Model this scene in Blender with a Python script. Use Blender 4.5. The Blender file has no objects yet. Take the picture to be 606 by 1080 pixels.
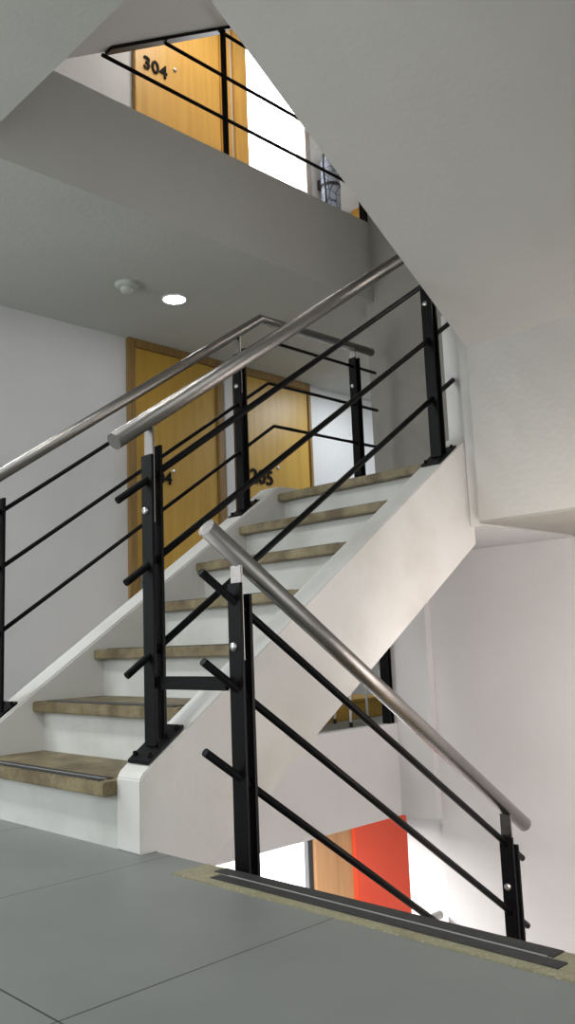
import bpy, bmesh, math, random
from mathutils import Vector, Matrix
random.seed(4)
S = bpy.context.scene
C = S.collection

# ------------------------------------------------------------------ camera
def make_camera():
    a, b, c = math.radians(45.1908), math.radians(8.5736), math.radians(-2.2326)
    F = Vector((math.cos(b)*math.cos(a), math.cos(b)*math.sin(a), math.sin(b)))
    r = Vector((math.sin(a), -math.cos(a), 0)); u = r.cross(F)
    r2 = r*math.cos(c) + u*math.sin(c); u2 = -r*math.sin(c) + u*math.cos(c)
    cam = bpy.data.cameras.new('camera'); o = bpy.data.objects.new('camera', cam); C.objects.link(o)
    M = Matrix((r2, u2, -F)).transposed().to_4x4()
    M.translation = Vector((-1.3239, -1.8729, 0.5448))
    o.matrix_world = M
    cam.sensor_fit = 'HORIZONTAL'; cam.sensor_width = 36; cam.lens = 901.0/606*36
    cam.clip_start = 0.05
    S.camera = o
make_camera()

# ------------------------------------------------------------------ world, lights, exposure
W = bpy.data.worlds.new('overcast_sky'); S.world = W; W.use_nodes = True
bg = W.node_tree.nodes['Background']; bg.inputs[0].default_value = (0.93, 0.96, 1.0, 1); bg.inputs[1].default_value = 4.0
def area(name, loc, rot, size, energy, color=(1, 1, 1), sy=None):
    l = bpy.data.lights.new(name, 'AREA'); l.energy = energy; l.color = color
    l.shape = 'RECTANGLE' if sy else 'DISK'; l.size = size
    if sy: l.size_y = sy
    o = bpy.data.objects.new(name, l); o.location = loc; o.rotation_euler = rot; C.objects.link(o)
    return o
D = math.radians
# area lights out of view: added fills, downlights and storey lights
area('landing_back_fill', (-3.0, 0.6, 1.5), (0, D(-90), 0), 1.3, 11, (0.93, 0.97, 1.0), 2.0)  # added fill from behind the camera; the wall there has no window
area('landing_side_fill', (-1.4, -2.7, 1.3), (D(90), 0, 0), 1.8, 9, (0.97, 0.98, 0.97), 1.4)  # unseen fill, added to light stringer, fascia and soffits from the right
area('landing_downlight', (-1.25, 0.15, 2.58), (0, 0, 0), 0.22, 11, (1.0, 0.97, 0.93))
area('half_landing_fill', (2.60, -0.55, 2.75), (0, D(90), 0), 0.7, 4, (1.0, 0.90, 0.83))  # no lamp here: added out of view to lift the upper flight's underside
area('stairwell_fill', (1.15, -1.27, 0.35), (D(80), 0, 0), 1.0, 2.6, (1.0, 0.92, 0.89), 0.7)  # added fill on the stringer side; the right wall is solid
area('end_wall_fill', (0.75, -1.0, 0.2), (0, D(-72), 0), 0.5, 16, (1.0, 0.89, 0.85), 0.5)  # helper light over the descending flight, added to brighten the end wall
area('lower_corridor_light', (2.0, 1.9, -0.5), (0, 0, 0), 0.6, 48, (1.0, 0.95, 0.93))
area('upper_corridor_light', (2.2, 1.9, 5.4), (0, 0, 0), 0.6, 9, (1.0, 0.93, 0.85))
area('upper_stair_light', (0.6, -0.4, 5.8), (0, 0, 0), 1.2, 8, (1.0, 0.95, 0.92))
area('corridor_end_fill', (-3.1, 1.95, 1.1), (0, D(-97), 0), 1.2, 16, (0.93, 0.97, 1.0), 1.2)  # added fill grazing corridor ceiling and wall; no window stands there
area('corridor_downlight_left', (-1.0, 1.95, 2.54), (0, 0, 0), 0.25, 12, (0.93, 0.97, 1.0))
area('corridor_downlight_right', (3.7, 1.95, 2.54), (0, 0, 0), 0.25, 7, (0.90, 0.95, 1.0))
vs = S.view_settings
vs.view_transform = 'Standard'; vs.look = 'None'; vs.gamma = 1; vs.use_curve_mapping = False
vs.exposure = 1.0

# ------------------------------------------------------------------ materials
def mat(name, col, rough=0.6, metal=0.0, noise=None, bump=0.0, bscale=60, spec=None, coat=0, stretch=None):
    m = bpy.data.materials.new(name); m.use_nodes = True
    nt = m.node_tree; b = nt.nodes['Principled BSDF']
    b.inputs['Base Color'].default_value = (*col, 1); b.inputs['Roughness'].default_value = rough; b.inputs['Metallic'].default_value = metal
    if spec is not None: b.inputs['Specular IOR Level'].default_value = spec
    if coat: b.inputs['Coat Weight'].default_value = coat
    tc = nt.nodes.new('ShaderNodeTexCoord'); src = tc.outputs['Object']
    if stretch:
        mp = nt.nodes.new('ShaderNodeMapping'); mp.inputs['Scale'].default_value = stretch
        nt.links.new(src, mp.inputs['Vector']); src = mp.outputs['Vector']
    if noise:
        # noise = (second colour, scale, detail, low, high)
        c2, sc, det, lo, hi = noise
        n = nt.nodes.new('ShaderNodeTexNoise'); n.inputs['Scale'].default_value = sc; n.inputs['Detail'].default_value = det
        nt.links.new(src, n.inputs['Vector'])
        r = nt.nodes.new('ShaderNodeValToRGB'); r.color_ramp.elements[0].position = lo; r.color_ramp.elements[1].position = hi
        r.color_ramp.elements[0].color = (*col, 1); r.color_ramp.elements[1].color = (*c2, 1)
        nt.links.new(n.outputs['Fac'], r.inputs['Fac']); nt.links.new(r.outputs['Color'], b.inputs['Base Color'])
    if bump:
        n2 = nt.nodes.new('ShaderNodeTexNoise'); n2.inputs['Scale'].default_value = bscale; n2.inputs['Detail'].default_value = 5
        nt.links.new(src, n2.inputs['Vector'])
        bp = nt.nodes.new('ShaderNodeBump'); bp.inputs['Strength'].default_value = bump; bp.inputs['Distance'].default_value = 0.01
        nt.links.new(n2.outputs['Fac'], bp.inputs['Height']); nt.links.new(bp.outputs['Normal'], b.inputs['Normal'])
    return m
def emit(name, col, s):
    m = bpy.data.materials.new(name); m.use_nodes = True; nt = m.node_tree
    nt.nodes.remove(nt.nodes['Principled BSDF']); e = nt.nodes.new('ShaderNodeEmission')
    e.inputs[0].default_value = (*col, 1); e.inputs[1].default_value = s
    nt.links.new(e.outputs[0], nt.nodes['Material Output'].inputs[0]); return m
M_wall = mat('white_plaster', (0.66, 0.66, 0.66), 0.75, noise=((0.60, 0.60, 0.595), 1.6, 6, 0.35, 0.75), bump=0.12, bscale=70)
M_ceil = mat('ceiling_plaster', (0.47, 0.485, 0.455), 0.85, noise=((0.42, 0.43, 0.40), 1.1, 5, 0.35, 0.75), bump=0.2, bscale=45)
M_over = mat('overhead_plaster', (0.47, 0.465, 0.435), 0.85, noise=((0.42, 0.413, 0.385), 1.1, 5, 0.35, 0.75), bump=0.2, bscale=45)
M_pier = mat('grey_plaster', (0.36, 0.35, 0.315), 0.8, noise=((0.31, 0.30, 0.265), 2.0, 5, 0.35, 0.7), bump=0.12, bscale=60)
M_string = mat('stringer_paint', (0.68, 0.68, 0.655), 0.55, noise=((0.54, 0.52, 0.47), 3.5, 10, 0.48, 0.85), bump=0.12, bscale=30)
M_riser = mat('riser_paint', (0.60, 0.61, 0.585), 0.6, noise=((0.47, 0.475, 0.44), 5.0, 8, 0.45, 0.8), bump=0.1, bscale=40)
M_black = mat('black_steel', (0.003, 0.003, 0.0035), 0.42, 0.0, spec=0.12, bump=0.06, bscale=120)
M_rubber = mat('black_rubber', (0.012, 0.012, 0.012), 0.8)
M_strip = mat('antislip_black', (0.022, 0.024, 0.024), 0.6, noise=((0.05, 0.052, 0.05), 90, 4, 0.5, 0.8))
M_grit = mat('antislip_grey', (0.30, 0.31, 0.31), 0.7)
M_steel = mat('brushed_steel', (0.31, 0.295, 0.28), 0.27, 1.0, bump=0.12, bscale=30, stretch=(2, 40, 40))
M_bolt = mat('bolt_steel', (0.6, 0.6, 0.6), 0.35, 1.0)
M_frame = mat('door_frame_wood', (0.20, 0.115, 0.032), 0.5, noise=((0.29, 0.175, 0.055), 3, 6, 0.3, 0.7), stretch=(14, 14, 1))
M_alu = mat('beige_frame', (0.42, 0.37, 0.33), 0.45)
M_red = mat('red_paint', (0.86, 0.085, 0.03), 0.3, noise=((0.90, 0.11, 0.05), 2, 3, 0.3, 0.8))
M_number = mat('black_numeral', (0.008, 0.008, 0.008), 0.6, spec=0.1)
M_lock = mat('lock_grey', (0.22, 0.22, 0.20), 0.45)
M_plastic = mat('detector_plastic', (0.42, 0.45, 0.40), 0.35)
M_dark = mat('dark_metal', (0.03, 0.03, 0.03), 0.4)
M_white = mat('white_paint', (0.75, 0.75, 0.72), 0.4)
M_lamp = emit('lamp_diffuser', (0.95, 0.97, 1.0), 22)

def wood(name, c1, c2, rough=0.42):
    m = bpy.data.materials.new(name); m.use_nodes = True; nt = m.node_tree; b = nt.nodes['Principled BSDF']
    tc = nt.nodes.new('ShaderNodeTexCoord'); mp = nt.nodes.new('ShaderNodeMapping'); mp.inputs['Scale'].default_value = (9, 9, 0.55)
    nt.links.new(tc.outputs['Object'], mp.inputs[0])
    n = nt.nodes.new('ShaderNodeTexNoise'); n.inputs['Scale'].default_value = 2.2; n.inputs['Detail'].default_value = 8; n.inputs['Distortion'].default_value = 0.6
    nt.links.new(mp.outputs[0], n.inputs['Vector'])
    r = nt.nodes.new('ShaderNodeValToRGB'); r.color_ramp.elements[0].position = 0.3; r.color_ramp.elements[1].position = 0.72
    r.color_ramp.elements[0].color = (*c1, 1); r.color_ramp.elements[1].color = (*c2, 1)
    nt.links.new(n.outputs['Fac'], r.inputs[0]); nt.links.new(r.outputs[0], b.inputs['Base Color'])
    b.inputs['Roughness'].default_value = rough
    return m
M_door = wood('door_veneer', (0.43, 0.25, 0.030), (0.52, 0.315, 0.050))
M_door3 = wood('upper_door_veneer', (0.60, 0.32, 0.055), (0.70, 0.40, 0.085))
M_ply = wood('plywood', (0.46, 0.25, 0.11), (0.56, 0.33, 0.16), 0.55)

def stone(name, c1, c2, c3):
    m = bpy.data.materials.new(name); m.use_nodes = True; nt = m.node_tree; b = nt.nodes['Principled BSDF']
    tc = nt.nodes.new('ShaderNodeTexCoord')
    n = nt.nodes.new('ShaderNodeTexNoise'); n.inputs['Scale'].default_value = 9; n.inputs['Detail'].default_value = 8; n.inputs['Roughness'].default_value = 0.65
    v = nt.nodes.new('ShaderNodeTexNoise'); v.inputs['Scale'].default_value = 130; v.inputs['Detail'].default_value = 2
    for x in (n, v): nt.links.new(tc.outputs['Object'], x.inputs['Vector'])
    r = nt.nodes.new('ShaderNodeValToRGB'); r.color_ramp.elements[0].position = 0.36; r.color_ramp.elements[1].position = 0.62
    r.color_ramp.elements[0].color = (*c1, 1); r.color_ramp.elements[1].color = (*c2, 1)
    nt.links.new(n.outputs['Fac'], r.inputs[0])
    r2 = nt.nodes.new('ShaderNodeValToRGB'); r2.color_ramp.elements[0].position = 0.56; r2.color_ramp.elements[1].position = 0.72
    r2.color_ramp.elements[0].color = (0, 0, 0, 1); r2.color_ramp.elements[1].color = (1, 1, 1, 1)
    nt.links.new(v.outputs['Fac'], r2.inputs[0])
    mx = nt.nodes.new('ShaderNodeMix'); mx.data_type = 'RGBA'; mx.inputs['B'].default_value = (*c3, 1)
    nt.links.new(r2.outputs[0], mx.inputs['Factor']); nt.links.new(r.outputs[0], mx.inputs['A'])
    nt.links.new(mx.outputs['Result'], b.inputs['Base Color']); b.inputs['Roughness'].default_value = 0.5
    bp = nt.nodes.new('ShaderNodeBump'); bp.inputs['Strength'].default_value = 0.15; bp.inputs['Distance'].default_value = 0.003
    nt.links.new(v.outputs['Fac'], bp.inputs['Height']); nt.links.new(bp.outputs[0], b.inputs['Normal'])
    return m
M_stone = stone('tread_granite', (0.095, 0.064, 0.024), (0.26, 0.215, 0.115), (0.12, 0.10, 0.06))
M_stone2 = stone('landing_granite', (0.24, 0.225, 0.135), (0.31, 0.295, 0.19), (0.44, 0.42, 0.30))

def tile_mat():
    m = bpy.data.materials.new('porcelain_tile'); m.use_nodes = True; nt = m.node_tree; b = nt.nodes['Principled BSDF']
    L = nt.links
    tc = nt.nodes.new('ShaderNodeTexCoord'); sp = nt.nodes.new('ShaderNodeSeparateXYZ'); L.new(tc.outputs['Object'], sp.inputs[0])
    def line(out, off, pitch, w):
        a = nt.nodes.new('ShaderNodeMath'); a.operation = 'SUBTRACT'; a.inputs[1].default_value = off; L.new(out, a.inputs[0])
        d = nt.nodes.new('ShaderNodeMath'); d.operation = 'PINGPONG'; d.inputs[1].default_value = pitch/2; L.new(a.outputs[0], d.inputs[0])
        c = nt.nodes.new('ShaderNodeMath'); c.operation = 'LESS_THAN'; c.inputs[1].default_value = w; L.new(d.outputs[0], c.inputs[0]); return c
    lx = line(sp.outputs['X'], -0.625, 0.72, 0.0017); ly = line(sp.outputs['Y'], -0.645, 0.68, 0.0017)
    # the joint at y = 0.03 is filled nearly tile-coloured
    mx = nt.nodes.new('ShaderNodeMath'); mx.operation = 'MAXIMUM'; L.new(lx.outputs[0], mx.inputs[0]); L.new(ly.outputs[0], mx.inputs[1])
    n = nt.nodes.new('ShaderNodeTexNoise'); n.inputs['Scale'].default_value = 3; n.inputs['Detail'].default_value = 6; L.new(tc.outputs['Object'], n.inputs['Vector'])
    r = nt.nodes.new('ShaderNodeValToRGB'); r.color_ramp.elements[0].position = 0.3; r.color_ramp.elements[1].position = 0.75
    r.color_ramp.elements[0].color = (0.180, 0.195, 0.190, 1); r.color_ramp.elements[1].color = (0.222, 0.238, 0.230, 1)
    L.new(n.outputs['Fac'], r.inputs[0])
    mix = nt.nodes.new('ShaderNodeMix'); mix.data_type = 'RGBA'; mix.inputs['B'].default_value = (0.025, 0.025, 0.025, 1)
    L.new(mx.outputs[0], mix.inputs['Factor']); L.new(r.outputs[0], mix.inputs['A']); L.new(mix.outputs['Result'], b.inputs['Base Color'])
    b.inputs['Roughness'].default_value = 0.42
    return m
M_tile = tile_mat()

def cover_mat():
    m = bpy.data.materials.new('printed_cover'); m.use_nodes = True; nt = m.node_tree; b = nt.nodes['Principled BSDF']
    tc = nt.nodes.new('ShaderNodeTexCoord'); mp = nt.nodes.new('ShaderNodeMapping'); mp.inputs['Scale'].default_value = (1, 1, 0.8); nt.links.new(tc.outputs['Object'], mp.inputs[0])
    v = nt.nodes.new('ShaderNodeTexVoronoi'); v.feature = 'DISTANCE_TO_EDGE'; v.inputs['Scale'].default_value = 17; nt.links.new(mp.outputs[0], v.inputs['Vector'])
    r = nt.nodes.new('ShaderNodeValToRGB'); r.color_ramp.elements[0].position = 0.02; r.color_ramp.elements[1].position = 0.06
    r.color_ramp.elements[0].color = (0.03, 0.035, 0.045, 1); r.color_ramp.elements[1].color = (0.20, 0.22, 0.27, 1)
    nt.links.new(v.outputs[0], r.inputs[0]); nt.links.new(r.outputs[0], b.inputs['Base Color']); b.inputs['Roughness'].default_value = 0.45
    return m
M_cover = cover_mat()

def glass_mat():
    m = bpy.data.materials.new('window_glass'); m.use_nodes = True; nt = m.node_tree
    nt.nodes.remove(nt.nodes['Principled BSDF'])
    t = nt.nodes.new('ShaderNodeBsdfTransparent'); g = nt.nodes.new('ShaderNodeBsdfGlossy'); g.inputs['Roughness'].default_value = 0.03
    x = nt.nodes.new('ShaderNodeMixShader'); x.inputs[0].default_value = 0.05
    nt.links.new(t.outputs[0], x.inputs[1]); nt.links.new(g.outputs[0], x.inputs[2])
    nt.links.new(x.outputs[0], nt.nodes['Material Output'].inputs[0]); return m
M_glass = glass_mat()

# ------------------------------------------------------------------ mesh helpers
class MB:
    def __init__(s): s.bm = bmesh.new()
    def box(s, a, b, M=None):
        g = bmesh.ops.create_cube(s.bm, size=1)['verts']
        c = [(a[i]+b[i])/2 for i in range(3)]; d = [abs(b[i]-a[i]) for i in range(3)]
        for v in g: v.co = Vector((c[0]+v.co.x*d[0], c[1]+v.co.y*d[1], c[2]+v.co.z*d[2]))
        if M:
            for v in g: v.co = M @ v.co
        return s
    def prism(s, poly, y0, y1):           # polygon in (x, z), extruded along y
        n = len(poly)
        A = [s.bm.verts.new((x, y0, z)) for x, z in poly]; B = [s.bm.verts.new((x, y1, z)) for x, z in poly]
        s.bm.faces.new(A); s.bm.faces.new(B[::-1])
        for i in range(n):
            j = (i+1) % n; s.bm.faces.new((A[j], A[i], B[i], B[j]))
        bmesh.ops.recalc_face_normals(s.bm, faces=s.bm.faces[:])
        return s
    def tube(s, pts, r, seg=20, cap=True):
        pts = [Vector(p) for p in pts]; rings = []
        for i, p in enumerate(pts):
            if i == 0: t = (pts[1]-p).normalized(); k = 1
            elif i == len(pts)-1: t = (p-pts[i-1]).normalized(); k = 1
            else:
                t1 = (p-pts[i-1]).normalized(); t2 = (pts[i+1]-p).normalized(); t = (t1+t2).normalized(); k = 1/max(0.3, t.dot(t1))
            if i == 0:
                up = Vector((0, 0, 1)) if abs(t.z) < 0.95 else Vector((1, 0, 0))
            a = t.cross(up).normalized(); b = a.cross(t).normalized(); up = b
            rings.append([s.bm.verts.new(p + a*r*math.cos(2*math.pi*j/seg) + b*r*k*math.sin(2*math.pi*j/seg)) for j in range(seg)])
        for i in range(len(rings)-1):
            for j in range(seg):
                f = s.bm.faces.new((rings[i][j], rings[i][(j+1) % seg], rings[i+1][(j+1) % seg], rings[i+1][j])); f.smooth = True
        if cap: s.bm.faces.new(rings[0][::-1]); s.bm.faces.new(rings[-1])
        bmesh.ops.recalc_face_normals(s.bm, faces=s.bm.faces[:])
        return s
    def lathe(s, prof, center, axis='Z', seg=32):   # prof: (radius, height)
        rings = []; c = Vector(center)
        def P(r, h, t):
            x, y = r*math.cos(t), r*math.sin(t)
            return c + (Vector((x, y, h)) if axis == 'Z' else Vector((h, x, y)) if axis == 'X' else Vector((x, h, y)))
        for r, h in prof:
            if r < 1e-6: rings.append([s.bm.verts.new(P(0, h, 0))])
            else: rings.append([s.bm.verts.new(P(r, h, 2*math.pi*j/seg)) for j in range(seg)])
        for A, B in zip(rings, rings[1:]):
            for j in range(seg):
                k = (j+1) % seg
                if len(A) == 1 and len(B) == 1: continue
                vs_ = [A[0], B[j], B[k]] if len(A) == 1 else [A[j], A[k], B[0]] if len(B) == 1 else [A[j], A[k], B[k], B[j]]
                s.bm.faces.new(vs_).smooth = True
        bmesh.ops.recalc_face_normals(s.bm, faces=s.bm.faces[:])
        return s
    def bevel(s, w, seg=2):
        es = [e for e in s.bm.edges if len(e.link_faces) == 2 and e.calc_face_angle(0) > 0.5]
        bmesh.ops.bevel(s.bm, geom=es, offset=w, segments=seg, affect='EDGES', clamp_overlap=True); return s
    def build(s, name, m, parent=None, label=None):
        me = bpy.data.meshes.new(name); s.bm.to_mesh(me); s.bm.free(); me.materials.append(m)
        o = bpy.data.objects.new(name, me); C.objects.link(o)
        if parent is not None:
            o.parent = parent; bpy.context.view_layer.update() if False else None
            o.location = -world_loc(parent)
        if label: o['label'] = label
        return o
def world_loc(o):
    v = Vector(o.location)
    while o.parent: o = o.parent; v += Vector(o.location)
    return v
def empty(name, loc, label=None, cat=None, group=None, kind=None):
    o = bpy.data.objects.new(name, None); o.location = loc; o.empty_display_size = 0.1; C.objects.link(o)
    return tag(o, label, cat, group, kind)
def tag(o, label=None, cat=None, group=None, kind=None):
    if label: o['label'] = label
    if cat: o['category'] = cat
    if group: o['group'] = group
    if kind: o['kind'] = kind
    return o
def struct(name, mb, m, label=None, cat=None, bevel=0):
    if bevel: mb.bevel(bevel)
    return tag(mb.build(name, m), label, cat, None, 'structure')

# ------------------------------------------------------------------ constants of the stair
R, T = 0.18, 0.26
Y0, Y1 = 0.21, 1.10             # clear width of the rising flight
YW = 2.65                       # wall with the doors
XE = 0.091                      # edge of the landing
XEND = 2.66                     # end wall
YR = -1.30                      # right wall of the stairwell
def nose(x): return R + x*R/T

# ------------------------------------------------------------------ setting
struct('floor', MB().box((-3.2, -2.8, -0.40), (XE-0.113, 1.22, 0)).box((-3.2, 1.22, -0.43), (XE-0.113, YW, 0))
       .box((XE-0.113, -0.115, -0.40), (XE, 1.22, 0)), M_tile,
       'grey porcelain tile floor of the near landing', 'floor')
struct('floor_corridor', MB().box((XE-0.113, 1.28, -0.43), (4.4, YW, 0)), M_tile, 'grey corridor floor in front of the doors', 'floor')
struct('trim_1', MB().prism([(XE, -0.43), (2.86, -0.43), (2.86, -0.001), (2.549, -0.001), (2.549, 0.066), (XE, 0.066)], 1.22, 1.28), M_wall, 'white slab edge with low kerb along the corridor', 'slab edge')
struct('floor_lower', MB().box((-3.2, -2.8, -3.2), (5.2, 4.0, -3.0)), M_tile, 'floor of the storey below', 'floor')
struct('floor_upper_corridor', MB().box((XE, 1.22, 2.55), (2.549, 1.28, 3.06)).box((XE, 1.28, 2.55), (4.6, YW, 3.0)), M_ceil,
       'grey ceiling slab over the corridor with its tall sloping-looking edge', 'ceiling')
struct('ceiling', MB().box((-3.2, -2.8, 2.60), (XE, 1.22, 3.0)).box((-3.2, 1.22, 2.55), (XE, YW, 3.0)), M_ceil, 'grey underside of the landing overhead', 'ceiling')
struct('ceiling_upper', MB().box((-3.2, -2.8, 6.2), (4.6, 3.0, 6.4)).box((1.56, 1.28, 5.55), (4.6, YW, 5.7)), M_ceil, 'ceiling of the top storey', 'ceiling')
wl = MB()
def wall_with(mb, y0, y1, x0, x1, z0, z1, holes):
    xs = sorted(holes); cur = x0
    for (a, b, c, d) in xs:
        mb.box((cur, y0, z0), (a, y1, z1)); mb.box((a, y0, z0), (b, y1, c)); mb.box((a, y0, d), (b, y1, z1)); cur = b
    mb.box((cur, y0, z0), (x1, y1, z1))
WIN3 = (2.885, 3.56, 3.25, 5.4); WIN1 = (2.68, 3.245, -2.4, -0.60)
wall_with(wl, YW, YW+0.12, -3.2, 5.2, 3.0, 6.2, [WIN3])
wall_with(wl, YW, YW+0.12, -3.2, 5.2, -0.43, 3.0, [])
wall_with(wl, YW, YW+0.12, -3.2, 5.2, -3.0, -0.43, [WIN1])
struct('wall_left', wl, M_wall, 'white wall behind the doors, left of the stair', 'wall')
struct('wall_end', MB().box((XEND, YR-0.2, -3.0), (XEND+0.2, 1.28, 6.2)), M_wall, 'white end wall of the stairwell behind the half landing', 'wall')
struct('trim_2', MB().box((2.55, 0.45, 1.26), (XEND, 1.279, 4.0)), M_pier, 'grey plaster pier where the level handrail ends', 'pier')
struct('trim_8', MB().box((2.60, YR, -3.0), (XEND, 0.99, 0.994)).box((2.60, 0.99, -0.43), (XEND, 1.28, 0.994)), M_wall, 'white end wall under the half landing', 'wall')
struct('trim_7', MB().box((2.55, 0.985, -0.43), (2.60, 1.2195, 0.99)).box((2.55, 1.2195, 0.0), (2.60, 1.279, 0.99)), M_wall, 'white plaster pier beside the black post under the stair', 'pier')
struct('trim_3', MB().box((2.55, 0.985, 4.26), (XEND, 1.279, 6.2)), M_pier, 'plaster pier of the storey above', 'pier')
struct('wall_right', MB().box((XE, YR-0.12, -3.0), (XEND, YR, 6.2)).box((-3.2, -2.92, -3.0), (XE, -2.8, 6.2)).box((XE-0.0, -2.8, -3.0), (XE+0.12, YR-0.12, 6.2)), M_wall, 'white wall right of the stairwell', 'wall')
struct('wall_back', MB().box((-3.32, -2.92, -3.0), (-3.2, YW+0.12, 6.2)), M_wall, 'white wall behind the viewer', 'wall')
struct('wall_corridor_end', MB().box((4.6, 1.22, -3.0), (4.72, YW, 6.2)).box((XEND+0.2, 1.10, -3.0), (4.6, 1.28, 6.2)), M_wall, 'white far end of the corridor', 'wall')

# windows
def window(name, hole, frame_m, label, fr=0.03, dp=0.09):
    x0, x1, z0, z1 = hole
    e = empty(name, ((x0+x1)/2, YW+0.06, z0), label, 'window', None, 'structure')
    mb = MB()
    mb.box((x0, YW+0.01, z0), (x0+fr, YW+dp, z1)); mb.box((x1-fr, YW-0.01, z0), (x1+0.035, YW+dp, z1))
    mb.box((x0, YW+0.01, z1-fr), (x1, YW+dp, z1)); mb.box((x0, YW+0.01, z0), (x1, YW+dp, z0+fr))
    mb.build('window_frame', frame_m, e)
    MB().box((x0+fr, YW+dp-0.02, z0+fr), (x1-fr, YW+dp-0.015, z1-fr)).build('pane', M_glass, e)
window('window_1', WIN3, M_alu, 'bright white window beside the door on the storey above', 0.022)
window('window_2', WIN1, M_dark, 'bright window with a dark frame on the storey below', 0.012, 0.03)

# ------------------------------------------------------------------ doors
def number_mesh(txt, size, depth=0.004):
    cu = bpy.data.curves.new('door_number', 'FONT'); cu.body = txt; cu.size = size; cu.extrude = depth; cu.offset = size*0.018
    cu.resolution_u = 4; cu.align_x = 'CENTER'; cu.space_character = 1.05
    t = bpy.data.objects.new('tmp', cu); C.objects.link(t); bpy.context.view_layer.update()
    me = bpy.data.meshes.new_from_object(t); C.objects.unlink(t); bpy.data.objects.remove(t)
    me.name = 'door_number'; me.transform(Matrix.Rotation(math.pi/2, 4, 'X')); me.materials.clear(); me.materials.append(M_number)
    return me
def door(name, x0, x1, z0, top, mpanel, label, number, nx, nz, px, pz, lock=None, lf=0.05, rf=0.05, nsize=0.115):
    e = empty(name, ((x0+x1)/2, YW, z0), label, 'door', None, 'structure')
    f = MB().box((x0, YW-0.035, z0), (x0+lf, YW+0.0, top)).box((x1-rf, YW-0.035, z0), (x1, YW, top)).box((x0+lf, YW-0.035, top-0.055), (x1-rf, YW, top))
    f.bevel(0.004).build('door_frame', M_frame if mpanel is M_door else mpanel, e)
    p = MB().box((x0+lf+0.004, YW-0.02, z0+0.005), (x1-rf-0.004, YW-0.001, top-0.058)).bevel(0.002).build('door_panel', mpanel, e)
    if number:
        o = bpy.data.objects.new('door_number', number_mesh(number, nsize)); C.objects.link(o); o.parent = e
        o.location = Vector((nx, YW-0.026, nz)) - Vector(e.location); o['label'] = 'black numerals ' + number
    if px: MB().lathe([(0, 0), (0.011, 0), (0.014, 0.004), (0.014, 0.012)], (px, YW-0.032, pz), 'Y', 16).build('peephole', M_bolt, e, 'small round metal peephole')
    if lock:
        lx, lz = lock
        k = MB().box((lx-0.035, YW-0.034, lz-0.14), (lx+0.045, YW-0.02, lz+0.06)).bevel(0.004).build('lock_plate', M_lock, e, 'satin metal lock plate')
        MB().lathe([(0, 0), (0.018, 0), (0.026, 0.008), (0.028, 0.03)], (lx, YW-0.062, lz-0.04), 'Y', 20).build('lock_cylinder', M_dark, k)
    return e
door('door_1', 1.735, 2.54, 0, 2.55, M_door, 'golden wood veneer door numbered 204 under the ceiling lamp', '204', 1.985, 1.60, 2.085, 1.695, (1.845, 0.985), 0.055, 0.06)
door('door_2', 2.64, 3.445, 0, 2.55, M_door, 'golden wood veneer door numbered 205 behind the railing bend', '205', 2.895, 1.69, 3.065, 1.83, None, 0.065, 0.03, 0.15)
door('door_3', 1.815, 2.70, 3.0, 5.50, M_door3, 'golden wood veneer door numbered 304 on the storey above', '304', 1.995, 4.565, 2.170, 4.675, None, 0.05, 0.10, 0.135)
struct('trim_4', MB().box((2.74, YW-0.03, 3.0), (2.875, YW, 5.5)).bevel(0.004), M_door3, 'pale wood jamb between upper door and bright window', 'door jamb')
struct('trim_5', MB().box((2.548, YW-0.03, 0), (2.632, YW, 2.55)).bevel(0.004), M_wall, 'white strip between doors 204 and 205', 'trim')
struct('door_4', MB().box((3.29, YW-0.03, -3.0), (3.69, YW, -0.45)).bevel(0.004), M_ply, 'pale plywood door panel on the storey below', 'door')
struct('wall_red', MB().box((3.69, YW-0.06, -3.0), (4.56, YW, -0.45)), M_red, 'bright red wall panel on the storey below', 'wall')

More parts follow.
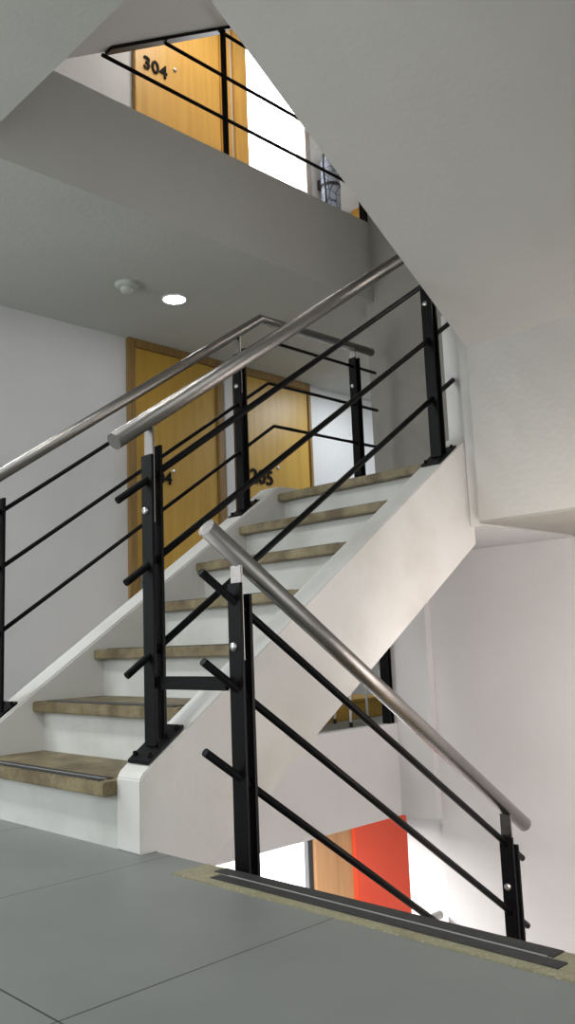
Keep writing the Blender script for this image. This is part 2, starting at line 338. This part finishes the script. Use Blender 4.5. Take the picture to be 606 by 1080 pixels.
# ------------------------------------------------------------------ stair flights
def rising_flight():
    e = empty('stair_flight', (0.6, 0.65, 0), 'white rising stair flight with brown granite treads climbing from the near landing', 'stairs')
    s = R/T
    # right stringer with its small upright end
    xt = 1.74
    MB().prism([(0.042, 0), (0.042, nose(0.022)-0.005), (0.055, nose(0.042)-0.0), (xt, nose(xt)-0.005), (xt, nose(xt)-0.47), (XE, nose(XE)-0.435), (XE, 0)], 0.10, 0.213)\
        .bevel(0.0035).build('stringer', M_string, e, 'thick white stringer on the open side')
    MB().prism([(0.03, 0), (0.03, nose(0.03)+0.03), (1.565, nose(1.565)+0.035), (1.60, nose(1.565)+0.037), (2.549, nose(1.565)+0.037), (2.549, 1.0), (1.60, 0.93), (XE, nose(XE)-0.37), (XE, 0)], 1.095, 1.22)\
        .bevel(0.006).build('stringer', M_string, e, 'white stringer on the door side')
    # solid body below the steps
    poly = [(XE, 0.0)]
    for i in range(7):
        x = i*T+0.05
        poly += [(x, i*R), (x, (i+1)*R-0.04)]
    poly = [(0.05, 0.0)] + poly[2:] + [(1.62, 7*R-0.04), (1.62, 0.94), (XE, nose(XE)-0.36), (XE, 0.0)]
    # risers as painted parts, body as soffit
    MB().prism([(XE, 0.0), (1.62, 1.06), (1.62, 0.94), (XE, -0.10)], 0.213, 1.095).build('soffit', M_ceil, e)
    for i in range(7):
        x = i*T
        MB().box((x+0.045, 0.213, i*R - (0.0 if i == 0 else 0.06)), (x+0.075, 1.095, (i+1)*R-0.038)).build('riser', M_riser, e)
        x1 = x+T+0.05 if i < 6 else x+0.32
        t = MB().box((x, 0.2115, (i+1)*R-0.038), (x1, 1.0965, (i+1)*R)).bevel(0.004).build('tread', M_stone, e)
        a = MB().box((x+0.014, 0.26, (i+1)*R-0.001), (x+0.034, 1.02, (i+1)*R+0.003))
        a.box((x+0.046, 0.26, (i+1)*R-0.001), (x+0.064, 1.02, (i+1)*R+0.003))
        a.build('antislip_strip', M_strip, t, 'pair of black anti-slip strips')
        MB().box((x+0.034, 0.27, (i+1)*R-0.001), (x+0.046, 1.01, (i+1)*R+0.0025)).build('grit_line', M_grit, t)
rising_flight()
tag(MB().box((2.431, YR, 0.995), (XEND, 0.02, 1.26)).box((1.745, 0.099, 0.995), (XEND, 1.095, 1.222)).box((1.85, 0.099, 1.222), (XEND, 1.095, 1.26)).build('floor_half_landing', M_wall),
    'white half landing slab at the top of the rising flight', 'landing', None, 'structure')

def returning_flight(name, dz, y0, y1, label, m, toe=True):
    # climbs from the half landing back over the viewer
    e = empty(name, (1.65, (y0+y1)/2, 1.0+dz), label, 'stairs')
    g = 2.34/9*1.0; n = 10; h = 1.74/n
    poly = [(XE+0.001, 2.60+dz), (0.302, 2.60+dz), (1.65, 1.727+dz), (1.65, (0.995 if toe else 1.26)+dz), (2.43, (0.995 if toe else 1.26)+dz)]
    x = 2.434; z = 1.26+dz
    for k in range(n):
        z += h; poly.append((x, z)); x -= g
        if k < n-1: poly.append((x, z))
    poly[-1] = (XE+0.001, 3.0+dz)
    MB().prism(poly, y0, y1).build('stair_body', m, e)
    return e
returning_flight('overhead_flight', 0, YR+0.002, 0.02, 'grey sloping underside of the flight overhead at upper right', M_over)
struct('trim_6', MB().box((1.745, 0.0995, 1.26), (1.90, 0.205, 1.95)).box((1.70, 0.0205, 0.984), (1.90, 0.099, 1.95)).bevel(0.004), M_string, 'short light grey wall end beside the topmost black post', 'wall end')

struct('ceiling_half_landing', MB().box((1.652, YR, 0.986), (2.60, 0.02, 0.9945)), M_pier, 'underside of the half landing at right, shade put into its beige', 'ceiling')  # thin added skin, coloured darker than the slab to imitate shade

def down_flight():
    e = empty('descending_flight', (0.8, -0.7, -0.1), 'descending flight starting at the dark striped edge of the near landing', 'stairs')
    g = 0.26; h = 0.174
    poly = [(XE+0.002, -0.045)]; x = XE+0.03; z = -0.045
    pts = [(XE+0.002, -0.06), (x, -0.06)]
    for k in range(1, 10):
        pts += [(x, -k*h-0.04), (x+g, -k*h-0.04)]; x += g
    pts += [(2.40, -1.74), (2.40, -2.0), (XE+0.002, -0.42)]
    MB().prism(pts, YR+0.002, -0.24).build('stair_body', M_riser, e)
    x = XE
    for k in range(1, 9):
        MB().box((x+0.008, YR+0.002, -k*h-0.038), (x+g+0.03, -0.24, -k*h)).bevel(0.004).build('tread', M_stone, e); x += g
    s = 0.685
    f = lambda x: -0.03-(x-XE)*s
    MB().prism([(XE+0.002, f(XE)), (2.40, f(2.40)), (2.40, f(2.40)-0.34), (XE+0.002, f(XE)-0.34)], -0.24, -0.115).bevel(0.005).build('stringer', M_string, e)
down_flight()
tag(MB().box((2.36, YR, -2.0), (XEND, 1.22, -1.74)).build('floor_lower_landing', M_wall), 'half landing below', 'landing', None, 'structure')

def upper_rising_flight():
    e = empty('upper_flight', (0.6, 0.65, 3.0), 'pinkish white underside of the flight above at the top of the picture', 'stairs')
    z = lambda x: 2.859+0.668*x
    poly = [(XE, z(XE)), (1.60, z(1.60)), (1.60, 4.26)]
    x = 1.56; zz = 4.26
    for i in range(6, 0, -1):
        poly += [(i*T, zz)]; zz = 3.0+i*R; poly += [(i*T, zz)]
    poly += [(0, 3.18), (0, 3.0), (XE, 3.0)]
    MB().prism([(XE, z(XE)), (1.60, z(1.60)), (1.60, 4.26), (1.50, 4.26), (0.05, 3.0+R+0.06), (0.05, 3.0), (XE, 3.0)], 0.10, 1.28).build('stair_body', M_wall, e)
upper_rising_flight()
tag(MB().box((1.60, YR, 4.0), (XEND, 1.22, 4.26)).build('floor_upper_half_landing', M_wall), 'half landing of the storey above', 'landing', None, 'structure')

# granite edge of the near landing
t = tag(MB().box((XE-0.113, YR, -0.04), (XE, -0.115, 0.002)).bevel(0.002).build('threshold', M_stone2), 'olive granite edge strip of the near landing with black and pale anti-slip bands', 'step edge')
MB().prism([(0.010, 0.0), (0.043, 0.0), (0.043, 0.0038), (0.010, 0.0038)], -1.11, -0.225).build('antislip_strip', M_strip, t)
MB().prism([(0.051, 0.0), (0.088, 0.0), (0.088, 0.0038), (0.051, 0.0038)], -1.08, -0.19).build('antislip_strip', M_strip, t)
MB().prism([(0.043, 0.0), (0.051, 0.0), (0.051, 0.0034), (0.043, 0.0034)], -1.07, -0.245).build('grit_line', M_grit, t, 'pale line between the black bands')

# ------------------------------------------------------------------ railings
def post(parent, x, y, z0, ztop, ztube, slope, base=True, base_drop=0.0, w=0.052, dx=0.040):
    """two flat plates with a steel tongue between them that carries the handrail"""
    hd = dx/2
    p = MB().box((x-hd, y-w/2, z0), (x-hd+0.009, y+w/2, ztop)).bevel(0.001)
    p.box((x+hd-0.009, y-w/2, z0), (x+hd, y+w/2, ztop + (0.03 if slope > 0 else -0.03 if slope < 0 else 0)))
    po = p.build('post', M_black, parent)
    MB().box((x-hd+0.011, y-w/2+0.008, ztop-0.20), (x-hd+0.018, y+w/2-0.002, ztube)).bevel(0.001).build('handrail_bracket', M_steel, po, 'stainless steel tongue')
    MB().lathe([(0, 0), (0.009, 0), (0.012, 0.004), (0.012, 0.010)], (x-hd-0.008, y+0.004, ztop-0.165), 'X', 16).build('bolt', M_bolt, po, 'bright round bolt head')
    if base:
        s = slope; L = 0.062
        q = MB().prism([(x-L, z0-s*L), (x+L, z0+s*L), (x+L, z0+s*L+0.009), (x-L, z0-s*L+0.009)], y-0.048, y+0.048).build('base_plate', M_black, po)
        for sx in (-0.047, 0.047):
            for sy in (-0.034, 0.034):
                MB().lathe([(0, 0.014), (0.005, 0.014), (0.007, 0.009), (0.007, 0.0)], (x+sx, y+sy, z0+s*sx+0.007), 'Z', 8).build('anchor_bolt', M_black, q)
    return po
s1 = R/T
# railing of the open side of the rising flight
YA = 0.155
ra = empty('stair_railing', (0.125, YA, 0.26), 'black bar railing with round steel handrail standing on the near stringer of the rising flight', 'railing', 'black stair railings with steel handrails')
XA, XC = 0.135, 1.59
post(ra, XA, YA, nose(XA)-0.004, 1.10, nose(XA)+0.915, s1)
post(ra, XC, YA, nose(XC)-0.004, nose(XC)+0.83, nose(XC)+0.92, s1)
hz = lambda x: nose(x)+0.942
MB().tube([(0.005, YA, hz(0.005)), (1.80, YA, hz(1.80))], 0.0255, 28).build('handrail', M_steel, ra, 'round brushed steel handrail')
for h in (0.765, 0.515, 0.258):
    xs_ = 0.015 if h > 0.7 else 0.04
    MB().tube([(xs_, YA, nose(xs_)+h), (1.735, YA, nose(1.735)+h)], 0.0108, 12).build('rail_bar', M_black, ra)
# tie between the two near posts
YB = -0.18; XB = 0.168; XD = 1.375
s2 = 0.685
dn = lambda x: -(x-0.09)*s2
MB().prism([(XA-0.006, 0.424), (XA+0.006, 0.424), (XA+0.006, 0.460), (XA-0.006, 0.460)], YB+0.02, YA-0.02).build('tie_bar', M_black, ra, 'short black bar tying the two near posts')
# railing of the descending flight
rb = empty('stair_railing', (XB, YB, -0.06), 'black bar railing with round steel handrail slanting down over the descending flight', 'railing', 'black stair railings with steel handrails')
post(rb, XB, YB, dn(XB)-0.03, 0.70, dn(XB)+0.80, -s2)
post(rb, XD, YB, dn(XD)-0.03, dn(XD)+0.728, dn(XD)+0.80, -s2)
MB().tube([(0.062, YB, dn(0.062)+0.822), (1.485, YB, dn(1.485)+0.822)], 0.0255, 28).build('handrail', M_steel, rb, 'round brushed steel handrail')
for h in (0.692, 0.468, 0.248):
    MB().tube([(0.040, YB, dn(0.040)+h), (1.455, YB, dn(1.455)+h)], 0.0108, 12).build('rail_bar', M_black, rb)
# railing of the door side
YL = 1.16
rc = empty('stair_railing', (0.165, YL, 0.30), 'black bar railing on the door side that bends level at the top', 'railing', 'black stair railings with steel handrails')
zt = nose(1.565)+0.037
for x in (0.146, 1.395):
    post(rc, x, YL, nose(x)+0.03, nose(x)+0.81, nose(x)+0.90, s1)
post(rc, 2.27, YL, zt-0.003, 2.12, 2.19, 0)
MB().tube([(-0.06, YL, nose(-0.06)+0.925), (1.545, YL, 2.176), (2.43, YL, 2.190)], 0.0235, 28).build('handrail', M_steel, rc, 'steel handrail bending level')
for h, zl in ((0.780, 2.070), (0.566, 1.845), (0.326, 1.625)):
    xb = (zl-h-R)/s1
    MB().tube([(0.02, YL, nose(0.02)+h), (xb, YL, zl), (2.455, YL, zl)], 0.0085, 12).build('rail_bar', M_black, rc)
# triangular guard on the storey above
rd = empty('stair_guard', (1.36, 1.19, 3.06), 'black triangular guard under the upper flight in front of door 304', 'railing')
YG = 1.25
zs = lambda x: 2.859+0.668*x-0.012
MB().prism([(0.71, zs(0.71)-0.008), (1.46, zs(1.46)-0.008), (1.46, zs(1.46)+0.012), (0.71, zs(0.71)+0.012)], YG-0.03, YG+0.03).build('top_bar', M_black, rd)
for zb in (3.285, 3.532, 3.787):
    x0 = (zb-2.859+0.012)/0.668
    MB().tube([(x0+0.02, YG, zb), (2.54, YG, zb)], 0.0095, 12).build('rail_bar', M_black, rd)
MB().box((1.420, YG-0.012, 3.06), (1.440, YG+0.012, 3.80)).build('post', M_black, rd)
MB().box((2.532, YG-0.022, 3.06), (2.547, YG+0.028, 3.98)).build('post', M_black, rd)
# end post of the same guard on this storey
re_ = empty('guard_post', (2.51, YG, 0.066), 'black flat steel post under the stair against the end wall', 'post')
MB().box((2.494, YG-0.028, 0.066), (2.504, YG+0.028, 0.80)).box((2.520, YG-0.028, 0.066), (2.530, YG+0.028, 0.80)).build('post', M_black, re_)
for zb in (0.235, 0.475):
    MB().tube([(2.465, YG, zb), (2.545, YG, zb)], 0.009, 10).build('rail_bar', M_black, re_)
# end of the lower storey handrail
rf_ = empty('lower_handrail', (2.6, 1.04, -0.93), 'short visible end of a steel handrail on the storey below', 'railing')
MB().tube([(1.62, 1.04, -0.93), (2.598, 1.04, -0.93)], 0.022, 24).build('handrail', M_steel, rf_)
MB().box((2.0, 1.02, -1.74), (2.01, 1.06, -0.95)).build('post', M_black, rf_)

# ------------------------------------------------------------------ things
dl = empty('downlight', (1.595, 1.935, 2.55), 'round glowing ceiling downlight over door 204', 'lamp')
MB().lathe([(0.074, 0.0), (0.075, -0.005), (0.068, -0.008), (0.062, -0.004), (0.062, 0.0)], (1.595, 1.935, 2.55), 'Z', 40).build('trim_ring', M_white, dl)
MB().lathe([(0, -0.006), (0.062, -0.006), (0.062, -0.001)], (1.595, 1.935, 2.55), 'Z', 40).build('diffuser', M_lamp, dl)
sd = empty('smoke_detector', (1.262, 1.935, 2.55), 'small round grey smoke detector on the ceiling left of the lamp', 'smoke detector')
MB().lathe([(0.066, 0.0), (0.066, -0.014), (0.058, -0.024), (0.040, -0.028), (0, -0.028)], (1.262, 1.935, 2.55), 'Z', 32).build('base', M_plastic, sd)
MB().lathe([(0.036, -0.026), (0.034, -0.044), (0.022, -0.056), (0, -0.058)], (1.262, 1.935, 2.55), 'Z', 28).build('sensor_head', M_plastic, sd)
MB().lathe([(0.006, 0.0), (0.005, -0.004), (0, -0.005)], (1.30, 1.915, 2.524), 'Z', 10).build('indicator', M_bolt, sd)

EX = Vector((3.705, 2.53, 4.02))
fe = empty('fire_extinguisher', EX, 'fire extinguisher in a grey printed cover with a black hose on the upper wall', 'fire extinguisher')
MB().lathe([(0, 0), (0.072, 0), (0.080, 0.01), (0.080, 0.46), (0.074, 0.50), (0.055, 0.53), (0.03, 0.55), (0.022, 0.57), (0, 0.57)], EX, 'Z', 36).build('cylinder', M_cover, fe)
MB().lathe([(0.083, 0.245), (0.084, 0.25), (0.084, 0.267), (0.083, 0.272)], EX, 'Z', 36).build('strap', M_rubber, fe)
MB().lathe([(0.018, 0.57), (0.018, 0.63), (0.012, 0.64), (0, 0.64)], EX, 'Z', 16).box(EX+Vector((-0.07, -0.012, 0.62)), EX+Vector((0.03, 0.012, 0.635))).box(EX+Vector((-0.075, -0.012, 0.655)), EX+Vector((0.02, 0.012, 0.667))).build('valve', M_white, fe, 'pale valve and levers')
MB().tube([EX+Vector(v) for v in ((-0.015, 0, 0.60), (-0.06, -0.03, 0.60), (-0.098, -0.03, 0.53), (-0.112, -0.03, 0.42), (-0.108, -0.03, 0.30), (-0.095, -0.03, 0.18), (-0.088, -0.02, 0.08))], 0.0085, 12).build('hose', M_rubber, fe)
MB().box(EX+Vector((-0.03, 0.075, 0.28)), EX+Vector((0.03, 0.12, 0.36))).build('wall_bracket', M_dark, fe)
tag(MB().box((4.06, 2.3, 3.0), (4.45, 2.62, 4.235)).bevel(0.01).build('wooden_cabinet', M_door3), 'corner of a pale wooden cabinet beyond the extinguisher', 'cabinet')

# stool under the stair, on the corridor floor
feet = [(2.893, 2.009), (2.756, 1.749), (3.128, 1.925), (2.991, 1.665)]
cx = sum(f[0] for f in feet)/4; cy = sum(f[1] for f in feet)/4
st = empty('stool', (cx, cy, 0), 'stool with thin cream legs and black feet seen under the stair', 'stool')
a = math.atan2(feet[2][1]-feet[0][1], feet[2][0]-feet[0][0])
Rm = Matrix.Translation((cx, cy, 0)) @ Matrix.Rotation(a, 4, 'Z')
MB().box((-0.17, -0.17, 0.42), (0.17, 0.17, 0.45), Rm).bevel(0.012).build('seat', M_white, st)
for fx, fy in feet:
    tx, ty = cx+(fx-cx)*0.82, cy+(fy-cy)*0.82
    lg = MB().tube([(fx, fy, 0.02), (tx, ty, 0.42)], 0.0085, 12).build('leg', M_white, st)
    MB().tube([(fx, fy, 0.0), (fx+(tx-fx)*0.06, fy+(ty-fy)*0.06, 0.03)], 0.0115, 12).build('foot_cap', M_rubber, lg, 'black rubber foot')
bx = empty('wooden_chest', (3.1, 2.2, 0), 'low yellowish wooden chest behind the stool legs', 'chest')
MB().box((2.60, 2.06, 0.0), (3.55, 2.40, 0.115)).bevel(0.006).build('body', M_door, bx)
MB().box((2.59, 2.05, 0.115), (3.56, 2.41, 0.135)).bevel(0.004).build('lid', M_door, bx)
